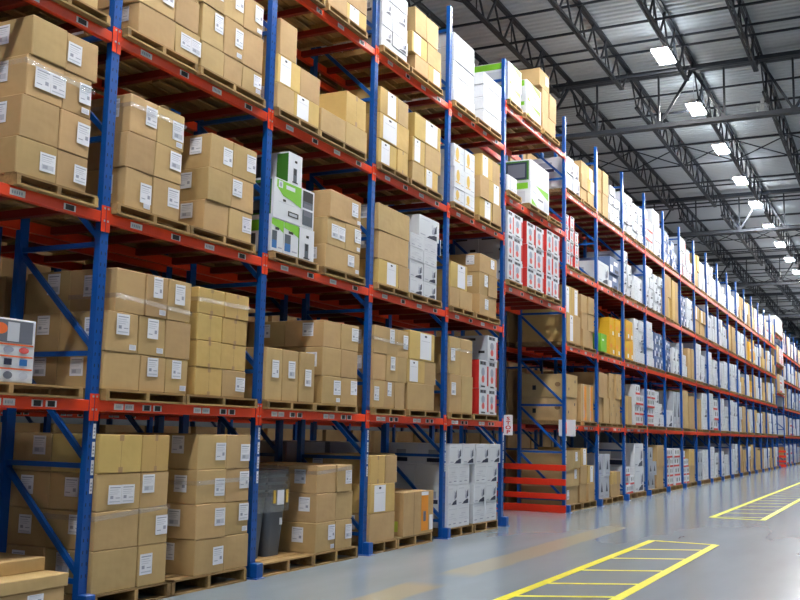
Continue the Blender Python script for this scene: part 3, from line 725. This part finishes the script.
# pictured white carton and flat cartons in the leftmost bay
pallet(4.9, 6.46, 6.33, LV[1], PH, 'wooden pallet under the pictured white carton, first shelf, leftmost bay')
addbox('m', 5.25, 5.915, 6.36, 6.75, LV[1] + PH, 2.455, 'white carton with photo and icon rows on first shelf, leftmost bay')
pallet(4.9, 6.42, 6.30, 0, .145, 'wooden pallet under flat brown cartons, floor level, leftmost bay')
addbox('b', 4.95, 6.37, 6.31, 7.4, .145, .275, 'flat brown carton with small label, second from top of low stack, bottom left')
addbox('B', 4.93, 6.40, 6.30, 7.4, .279, .385, 'flat brown carton under the uppermost one in the low stack, bottom left')
addbox('B', 4.80, 6.36, 6.54, 7.3, .389, .50, 'flat brown carton on top of low stack, bottom left corner')
addbox('B', 12.9, 13.73, 6.97, 7.48, .145, 1.29, 'tall brown box standing behind the orange-labelled box, floor level, fourth bay')
# far bays -----------------------------------------------------------
FT = {
 6: {4: 'w2x2.75 b3x2.95', 3: 'r4x3.1.15 -', 2: 'S2x2.1.25 b3x2.1.2', 1: 'i2x1.1.0 v1x2.85', 0: 'b3x1.1.15 S3x2.1.2'},
 7: {4: 'b2x2.1.15 g4x2.95', 3: 'w1x1.52 u2x1.8', 2: 'e1x2.4 Y2x2.95', 1: 'c2x2.1.2 i2x2.1.25', 0: 'G2x2.1.05 B2x2.6'},
 8: {4: 'g4x2.1.1 g4x2.1.05', 3: 'g4x2.1.2 w2x2.7', 2: 'Y2x2.1.05 w4x2.1.2', 1: 'B1x2.75 k4x2.1.1', 0: 'k3x2.7 w2x1.1.3'},
 9: {4: 'k4x2.1.2 w3x1.1.35', 3: 'w4x2.1.25 g4x2.1.2', 2: 'w5x1.1.35 u3x2.1.1', 1: 'k4x2.1.1 w3x2.1.0', 0: 'G3x2.1.15 B2x1.1.2'},
 10: {4: 'u3x2.1.05 u3x2.95', 3: 'B2x2.1.3 B1x2.1.3', 2: 'u3x2.1.05 g2x2.95', 1: 'w1x1.6 G1x2.1.1', 0: 'k4x2.1.15 k4x1.1.1'},
 11: {4: 'r3x2.1.25 r3x2.1.1', 3: 'u3x2.95 w3x2.1.1', 2: 'w3x2.1.1 B1x2.1.15', 1: 'B1x1.1.25 B1x1.1.2', 0: 'k4x2.1.1 B2x1.1.1'},
 12: {4: 'B2x2.1.1 w2x2.1.0', 3: 'b2x2.1.1 S2x2.1.05', 2: 'w1x2.1.3 w1x2.1.1', 1: 'B1x2.1.15 w3x1.1.3', 0: 'G2x2.1.1 w2x2.1.0'},
 13: {4: 'w3x2.1.3 w3x2.1.2', 3: 'w3x2.1.3 w2x2.1.1', 2: 'w2x2.1.2 w3x1.1.1', 1: 'w3x1.1.35 k3x1.1.1', 0: 'w2x1.1.25 w2x2.1.0'},
 14: {4: 'w2x2.85 g3x2.9', 3: 'w2x2.1.0 w2x2.95', 2: 'w2x2.1.1 w1x2.1.2', 1: 'w1x2.1.2 w2x2.1.1', 0: 'w2x2.1.0 w2x1.85'},
 15: {4: 'w3x2.1.1 w2x2.9', 3: 'B1x1.1.2 B2x1.1.1', 2: 'w2x2.1.1 w2x2.1.2', 1: 'w2x2.1.25 w2x2.1.2', 0: 'w2x2.1.15 w2x2.1.2'},
 16: {4: 'w2x2.1.1 B2x2.1.1', 3: 'w2x1.1.1 w2x1.1.2', 2: 'w2x2.1.1 B2x1.9', 1: 'w2x1.1.2 i1x1.1.25', 0: 'B1x2.1.2 B2x2.1.1'},
 17: {4: 'w2x1.1.0 B2x2.1.2', 3: 'B1x2.1.2 Y2x1.1.0', 2: 'w2x1.1.1 Y1x2.8', 1: 'B2x2.1.1 w2x2.1.2', 0: 'w2x1.1.1 B2x1.1.2'},
 18: {4: 'B2x2.1.1 r2x2.1.1', 3: 'Y2x1.1.1 w2x2.1.0', 2: 'B2x1.1.1 w2x2.1.1', 1: 'B2x1.1.2 w2x1.1.0', 0: 'B2x2.1.1 B2x1.1.0'},
 19: {4: 'r2x2.1.0 w2x1.1.2', 3: 'w2x1.1.1 B2x1.1.1', 2: 'w2x2.1.1 B2x1.1.0', 1: 'w2x2.1.1 B2x1.1.1', 0: 'B2x1.1.1 w2x2.1.1'},
 20: {4: 'B2x1.1.1 k2x2.1.1', 3: 'B2x2.1.1 w2x1.1.2', 2: 'B2x1.1.0 w2x1.1.1', 1: 'B2x1.1.2 w2x2.1.1', 0: 'w2x1.1.1 B2x2.1.0'},
 21: {4: 'r2x1.1.2 B2x1.1.3', 3: 'w2x1.1.0 B2x1.1.1', 2: 'w2x1.1.1 B2x1.1.1', 1: 'w2x1.1.1 w2x1.1.0', 0: 'B2x1.1.1 w2x1.1.1'},
}
def token(t):
    c = t[0]; r, rest = t[1:].split('x'); cc = rest[0]; h = float(rest[1:] if rest[1:].count('.') == 1 else rest[2:])
    return c, int(r), int(cc), h
def farbay(bay, lev, txt):
    xa, xb = span(bay)
    for s, t in enumerate(txt.split()):
        pal = ['left', 'right'][s]; place = LEVN[lev] + ', ' + BAYN[bay]
        ph = .145 if lev == 0 else PH
        pa = xa + .10 + s * 1.19; pb = pa + 1.06 + random.uniform(0, .05)
        if pb > xb - .08: pb = xb - .08
        pallet(pa, pb, 6.385 + random.uniform(-.02, .02), LV[lev], ph, 'wooden pallet, %s position, %s' % (pal, place), parts=bay < 9)
        if t == '-': continue
        c, nr, nc, h = token(t)
        if c == 'r' and bay > 8: c = 'x'
        h += random.uniform(-.12, .08) if bay > 8 else 0
        x0 = pa + random.uniform(.0, .10); x1 = pb - random.uniform(.0, .15)
        if c == 'e':
            addbox('e', x0, x0 + .5, YB0, YB0 + .5, LV[lev] + ph, LV[lev] + ph + .42, 'small bright green carton, left pallet, second shelf, second bay past tunnel')
            addbox('B', x0 + .02, x1, YB0 + .55, 7.45, LV[lev] + ph, LV[lev] + ph + .5, 'brown box behind the small green carton, second shelf')
            continue
        z = LV[lev] + ph
        for r in range(nr):
            z1 = z + h / nr
            jx = random.uniform(-.015, .015); last = r == nr - 1
            for q in range(nc):
                if last and nr > 2 and nc > 1 and q == nc - 1 and random.random() < .4: continue
                w = (x1 - x0) / nc; cc = c
                if c == 'b': cc = random.choice('bbSBd')
                if c == 'S': cc = random.choice('SSBb')
                if c == 'B': cc = random.choice('BBnb')
                if c == 'w' and random.random() < .25: cc = 'g'
                a, b2 = x0 + q * w + jx, x0 + (q + 1) * w - .008 + jx
                a = max(a, xa + .056); b2 = min(b2, xb - .056)
                addbox(cc, a, b2, YB0 + .075 + random.uniform(-.015, .05), 7.46, z, z1 - .004, bx(DESC[cc], ROWN[nr][r], COLN[nc][q], pal, place), where='far')
            z = z1
for bay in FT:
    for lev in FT[bay]: farbay(bay, lev, FT[bay][lev])
rnd = random.Random(3)
for bay in range(30, 38):
    for lev in range(5):
        farbay(bay, lev, ' '.join('%s2x%d.1.%d' % (rnd.choice('wwBBrwGk'), rnd.choice((1, 2)), rnd.choice((0, 1, 2))) for _ in range(2)))
# second tunnel
for t in TV:
    for s in range(3):
        pa = X22 + .15 + s * 1.18; pn = ['left', 'middle', 'right'][s]; nm = {'T3': 'lowest', 'T2': 'middle', 'T1': 'top'}[t]
        pallet(pa, pa + 1.05, 6.33, TV[t], PH, 'wooden pallet, %s position, %s shelf of second tunnel' % (pn, nm), parts=False)
        c = rnd.choice('wrBk')
        for r in range(2): addbox(c, pa, pa + 1.04, YB0, 7.46, TV[t] + PH + r * .5, TV[t] + PH + r * .5 + .496, '%s, %s row, %s pallet, %s shelf of second tunnel' % (DESC[c], ROWN[2][r], pn, nm), where='far')
# rear rack goods --------------------------------------------------------
YRB = 7.72
REARK = {(3, 0): 'G', (4, 2): 'G', (5, 0): 'B'}
for bay in list(range(0, 5)) + list(range(6, 12)):
    xa, xb = span(bay)
    for lev in range(0, 5):
        for s in range(2):
            pa = xa + .10 + s * 1.19; pb = min(pa + 1.06, xb - .08); ph = .145 if lev == 0 else PH
            nm = BAYN[bay].replace('from left', 'from left')
            pal = ['left', 'right'][s]; place = '%s, rear rack behind %s' % (LEVN[lev].replace(' shelf', ' shelf'), BAYN[bay])
            pallet(pa, pb, YRB, LV[lev], ph, '%s pallet, %s' % (pal, place), parts=False)
            c = REARK.get((bay, lev), 'B'); h = rnd.choice((1.1, 1.2, 1.3)) if not (bay, lev) in REARK else 1.3
            if lev == 0 and c == 'B': h = rnd.choice((.75, .95, 1.1))
            for r in range(2):
                addbox(c, pa + .01, pb - .01, YRB + .02, YRB + 1.15, LV[lev] + ph + r * h / 2, LV[lev] + ph + (r + 1) * h / 2 - .004,
                       '%s %s, %s pallet, %s' % (ROWN[2][r], 'grey carton' if c == 'G' else 'box', pal, place), wt=.12, where='rear')
for i, a in enumerate(CX[:-1]):
    for lev in (0, 1, 2):
        for s in range(2):
            pa = a + .10 + s * 1.19; pb = pa + 1.06; ph = .145 if lev == 0 else PH; z = LV[lev] + ph
            pal = ['left', 'right'][s]; place = '%s, %s bay of rack across next aisle' % (LEVN[lev], ORD[i])
            pallet(pa, pb, YC - .06, LV[lev], ph, '%s pallet, %s' % (pal, place), parts=False)
            for r in range(2):
                addbox('B', pa + .02, pb - .02, YC - .03, YC + 1.05, z, z + (.74 if lev == 0 else .6), '%s box, %s pallet, %s' % (ROWN[2][r], pal, place), wt=.15, where='rear'); z += (.744 if lev == 0 else .604)
# ------------------------------------------------------------------ build the boxes
def kindof(c): return 'cardboard_box' if c in BROWN else KIND.get(c, 'white_carton')
GROUPN = {'cardboard_box': 'brown cardboard boxes on the racks', 'white_carton': 'white cartons on the racks', 'red_white_carton': 'red and white cartons on the racks',
          'red_banded_carton': 'red banded cartons on the racks', 'yellow_carton': 'yellow cartons on the racks', 'blue_carton': 'blue wrapped cartons on the racks', 'green_carton': 'green cartons on the racks', 'grey_carton': 'grey cartons on the racks'}
PR['x'] = PR['r']; SIDE['x'] = [R(0, 0, 1, 1, 'grey_board'), R(.1, .8, .6, .9, 'ink_black'), R(.7, .3, .9, .4, 'ink_black'), R(.2, .2, .5, .26, 'ink_grey')]
PR['q'] = [R(.55, .25, .9, .29, 'ink_pale'), R(.55, .35, .8, .38, 'ink_pale')]; SIDE['q'] = SIDE['Q']
PR['S2'] = [(s[0], 1 - s[3], s[2], 1 - s[1], s[4], s[5]) for s in PR['S']]
PR['S3'] = [(s[0], s[1] - .3 if s[1] < .5 else s[1] - .3, s[2], s[3] - .3, s[4], s[5]) for s in PR['S']]
bykind = {}
for d in BOXES: bykind.setdefault(kindof(d['c']), []).append(d)
LPOS = {'b': (.80, .58), 'd': (.22, .60), 'c': (.52, .52), 't': (.5, .74)}
for kind, lst in bykind.items():
    lst.sort(key=lambda d: -d['a'])
    rest = MB()
    for i, d in enumerate(lst):
        x0, x1, y0, y1, z0, z1 = d['b']; w, dp, h = x1 - x0, y1 - y0, z1 - z0; c = d['c']
        if i < 300:
            big = d['raw'] > 150 and d['where'] != 'rear'
            me = box_mesh(c, w, dp, h, .007 if d['raw'] > 350 and not (c in SIDE) else 0, .006 if big else .002, not big)
            o = link(kind, me, None, (x0, y0, z0)); me.name = kind
            if d['raw'] > 60: o.rotation_euler.z = random.uniform(-.014, .014) if (c in BROWN and c not in 'So' and dp < 1) else 0
            tag(o, d['label'], 'box' if kind == 'cardboard_box' else 'carton', GROUPN[kind])
            if big:
                pm = MB()
                if c in PR: decals(pm, PR[random.choice(('S', 'S', 'S2', 'S3')) if c == 'S' else c], w, h)
                if pm.f: link('packing_tape' if c == 'n' else ('paper_sheet' if c == 'S' else 'printed_panel'), pm.mesh('print', fix=False), o, (0, -.004 if False else -.001, 0))
                if c in SIDE:
                    pm = MB(); decals(pm, SIDE[c], w, h, side=dp); link('side_print', pm.mesh('side_print', fix=False), o, (-.001, 0, 0))
            if c in 'bdDct' and d['raw'] > 90 and d['where'] != 'rear':
                u, v = LPOS.get(c, (.4, .55)); lw = min(.17, w * .42); lh = min(.2, h * .52); lw, lh = round(lw, 2), round(lh, 2)
                u += random.uniform(-.03, .03) - (.05 if c == 'b' and w > .5 else 0); v += random.uniform(-.12, .1)
                for k in ([0, 1] if c == 'D' else [0]):
                    px = min(w - lw - .015, max(.015, u * w - lw / 2)) + k * (lw + .002); pz = min(h - lh - .015, max(.015, v * h - lh / 2))
                    l = link('shipping_label', label_mesh(lw, lh, random.randrange(3)), o, (px, -.0075, pz)); l.rotation_euler.y = random.uniform(-.02, .02)
                if random.random() < .3 and d['raw'] > 500 and h > .25:
                    link('barcode_label', label_mesh(.09, .05, 10), o, (w - .12, -.0075, .03))
            if d['side'] and d['raw'] > 120 and h > .2:
                l = link('shipping_label', label_mesh(.16, min(.2, round(h * .5, 2)), random.randrange(3)), o, (-.0075, dp * random.uniform(.4, .75), h * random.uniform(.3, .45))); l.rotation_euler.z = -math.pi / 2
        else:
            m2 = MB(); m2.box(0, w, 0, dp, 0, h, bodymat(c)); decals(m2, PR.get(c, []), w, h)
            n = len(rest.v); rest.v += [(x + x0, y + y0, z + z0) for x, y, z in m2.v]; rest.f += [tuple(k + n for k in q) for q in m2.f]
            for k in m2.m: rest.m.append(rest.mi(m2.mats[k]))
    if rest.f:
        o = obj(kind, rest, base=(30, 7, 0), fix=False)
        tag(o, {'cardboard_box': 'many small brown boxes far down the racks and deep inside them', 'white_carton': 'many small white cartons far down the long rack'}.get(kind, 'many small %s far down the long rack' % kind.replace('_', ' ')), 'box' if kind == 'cardboard_box' else 'carton', GROUPN[kind], 'stuff')
    print(kind, len(lst))
PALLETS.sort(key=lambda q: -q[0])
rest = []
for i, (a, me, loc, label) in enumerate(PALLETS):
    if PCOUNT[0] + i < 298: tag(link('wooden_pallet', me, None, loc), label, 'pallet', 'wooden pallets on the racks')
    else: rest.append((me, loc))
bm = bmesh.new()
for me, loc in rest:
    n = len(bm.verts); bm.from_mesh(me); bm.verts.ensure_lookup_table(); bmesh.ops.translate(bm, verts=bm.verts[n:], vec=loc)
me = bpy.data.meshes.new('wooden_pallet'); bm.to_mesh(me); bm.free(); me.materials.append(MATS['pallet_wood'])
tag(link('wooden_pallet', me), 'many wooden pallets deep inside the racks and far down the aisle', 'pallet', 'wooden pallets on the racks', 'stuff')
# ------------------------------------------------------------------ film bands round some loads
def band(x0, x1, z, label, yd=.6, slope=0):
    mb = MB(); y = YB0 - .006; hh = .022
    n = 8
    for i in range(n):
        a = x0 + (x1 - x0) * i / n; b = x0 + (x1 - x0) * (i + 1) / n; za = z + slope * i / n; zb_ = z + slope * (i + 1) / n
        mb.quad([(a, y, za - hh), (b, y, zb_ - hh), (b, y, zb_ + hh), (a, y, za + hh)], 'stretch_film')
    mb.quad([(x0 - .012, y + yd, z - hh), (x0 - .012, y, z - hh), (x0 - .012, y, z + hh), (x0 - .012, y + yd, z + hh)], 'stretch_film')
    mb.quad([(x0 - .012, y, z - hh), (x0, y, z - hh), (x0, y, z + hh), (x0 - .012, y, z + hh)], 'stretch_film')
    tag(obj('stretch_wrap_band', mb, fix=False), label, 'stretch wrap', 'clear wrap bands round box stacks')
band(5.60, 6.385, 4.60, 'clear wrap band round the big boxes, second shelf, leftmost bay', slope=-.03)
band(6.83, 7.90, 2.80, 'clear wrap band round the left stack, first shelf, second bay', slope=-.05)
band(6.70, 7.71, .80, 'clear wrap band round the left stack, floor level, second bay', slope=.06)
band(8.12, 9.05, 1.06, 'clear wrap band round the right stack, floor level, second bay', slope=.02)
band(8.01, 8.885, 2.92, 'clear wrap band round the right stack, first shelf, second bay')
band(6.865, 7.66, 4.62, 'clear wrap band round the left stack, second shelf, second bay')
band(10.44, 11.30, 1.10, 'clear wrap band round the right stack, floor level, third bay', slope=.05)
band(11.76, 12.80, 2.88, 'clear wrap band round the left stack, first shelf, fourth bay', slope=-.03)
band(14.40, 15.28, 2.95, 'clear wrap band round the tall boxes, first shelf, fifth bay')
# ------------------------------------------------------------------ grey trash bins
def rrect(cx, cy, hw, hd, r, n=5):
    pts = []
    for k, (sx, sy) in enumerate(((1, 1), (-1, 1), (-1, -1), (1, -1))):
        for i in range(n + 1):
            t = math.pi / 2 * (k + i / n); pts.append((cx + sx * (hw - r) + r * math.cos(t), cy + sy * (hd - r) + r * math.sin(t)))
    return pts
def loft(rings, mname, caps=True):
    mb = MB(); k = mb.mi(mname); n = len(rings[0][0])
    for pts, z in rings: mb.v += [(x, y, z) for x, y in pts]
    for a in range(len(rings) - 1):
        for i in range(n):
            j = (i + 1) % n; mb.f.append((a * n + i, a * n + j, (a + 1) * n + j, (a + 1) * n + i)); mb.m.append(k)
    if caps: mb.f.append(tuple(range(n))[::-1]); mb.m.append(k)
    return mb
def bin_(cx, cy, z, label):
    hw0, hd0, hw1, hd1, H = .150, .20, .195, .25, .74
    o = empty('trash_bin', (cx, cy, z)); tag(o, label, 'trash bin', 'nested grey trash bins on the pallet')
    mb = loft([(rrect(cx, cy, hw0 + (hw1 - hw0) * t, hd0 + (hd1 - hd0) * t, .06), z + H * t) for t in (0, .5, .94)] +
              [(rrect(cx, cy, hw1 - .02, hd1 - .02, .05), z + H * .94), (rrect(cx, cy, hw0 - .01, hd0 - .01, .05), z + .02)], 'bin_grey')
    obj('body', mb, o)
    mb = loft([(rrect(cx, cy, hw1 + .014, hd1 + .014, .07), z + H * .93), (rrect(cx, cy, hw1 + .018, hd1 + .018, .07), z + H), (rrect(cx, cy, hw1 - .012, hd1 - .012, .06), z + H), (rrect(cx, cy, hw1 - .012, hd1 - .012, .06), z + H * .93)], 'bin_dark', False)
    obj('rim', mb, o)
    return o
pnames = ['front', 'second']
for s, (cx, nm) in enumerate(((9.55, 'left'), (9.97, 'right'))):
    for i in range(4):
        bin_(cx, 6.85, .146 + i * .085, 'grey plastic trash bin, %s stack, %s, third bay floor' % (nm, ['bottom one of nest', 'second up in nest', 'third up in nest', 'top one of nest'][i]))
mb = loft([(rrect(9.76, 6.85, .445, .285, .08), .66), (rrect(9.76, 6.85, .450, .29, .08), .95), (rrect(9.76, 6.85, .44, .28, .1), 1.17), (rrect(9.76, 6.85, .35, .2, .1), 1.185)], 'stretch_film', False)
fw_ = obj('plastic_wrap', mb, smooth=True); tag(fw_, 'clear plastic wrap round the tops of the nested grey bins', 'stretch wrap')
for x, z, w, h, m, nm in ((9.88, .74, .14, .17, 'paper', 'white paper label'), (9.80, .76, .05, .15, 'yellow_print', 'yellow strip'), (10.06, .76, .05, .15, 'yellow_print', 'yellow tag')):
    mb = MB(); mb.box(x, x + w, 6.553, 6.556, z, z + h, m); o = obj('paper_label', mb, fw_); o['label'] = nm
mb = MB(); mb.box(10.03, 10.09, 6.612, 6.616, .50, .58, 'paper'); tag(obj('paper_label', mb), 'small white label stuck on the right grey trash bin', 'label')
# ------------------------------------------------------------------ signs at the tunnel
def flag(x, y0, y1, z0, z1, label, text=None):
    t = empty('sign', (x, (y0 + y1) / 2, z0)); tag(t, label, 'sign')
    mb = MB(); mb.box(x - .004, x + .004, y0, y1, z0, z1, 'white_plate'); obj('sign_plate', mb, t, bevel=.001)
    if text:
        n = len(text); hh = (z1 - z0) * .88 / n
        for i, chx in enumerate(text):
            cu = bpy.data.curves.new('letter', 'FONT'); cu.body = chx; cu.size = hh * 1.12; cu.align_x = 'CENTER'; cu.extrude = .0008; cu.offset = .0025
            to = bpy.data.objects.new('letter_tmp', cu); COL.objects.link(to)
            dg = bpy.context.evaluated_depsgraph_get(); me = bpy.data.meshes.new_from_object(to.evaluated_get(dg))
            bpy.data.objects.remove(to)
            me.materials.clear(); me.materials.append(MATS['red_print'])
            lo = link('letter', me, t)
            lo.rotation_euler = (math.pi / 2, 0, -math.pi / 2)
            lo.scale = (1.45, 1, 1)
            lo.location = (-.006, 0, (z1 - z0) * .94 - hh * (i + 1) + hh * .08)
flag(X5 + .056, 6.235, 6.40, 1.60, 1.96, 'white sign with red upright letters reading STOP on the tunnel post', 'STOP')
flag(X6 + .052, 6.20, 6.57, 1.60, 1.95, 'blank white sign on the first post past the tunnel')
# small caged fitting on a joist
t = empty('caged_fitting', (24.9, 2.75, 9.7)); tag(t, 'small pale caged fitting hanging from the roof joist at upper right', 'fitting')
mb = MB()
for k in range(8):
    a = k * math.pi / 4; b = a + math.pi / 4
    for z in (9.62, 9.76): mb.bar((24.9 + .14 * math.cos(a), 2.75 + .14 * math.sin(a), z), (24.9 + .14 * math.cos(b), 2.75 + .14 * math.sin(b), z), .014, .014, 'galvanised')
    mb.bar((24.9 + .14 * math.cos(a), 2.75 + .14 * math.sin(a), 9.62), (24.9 + .14 * math.cos(a), 2.75 + .14 * math.sin(a), 9.76), .012, .012, 'galvanised')
obj('wire_cage', mb, t)
mb = MB(); mb.box(24.86, 24.94, 2.71, 2.79, 9.62, 9.93, 'fixture_white'); obj('stem', mb, t)
# ------------------------------------------------------------------ light and exposure
w = bpy.data.worlds.new('world'); SC.world = w; w.use_nodes = True
w.node_tree.nodes['Background'].inputs['Color'].default_value = (.8, .85, 1, 1); w.node_tree.nodes['Background'].inputs['Strength'].default_value = .015
SC.view_settings.view_transform = 'Standard'; SC.view_settings.look = 'None'; SC.view_settings.gamma = 1; SC.view_settings.exposure = .02
SC.view_settings.use_curve_mapping = False
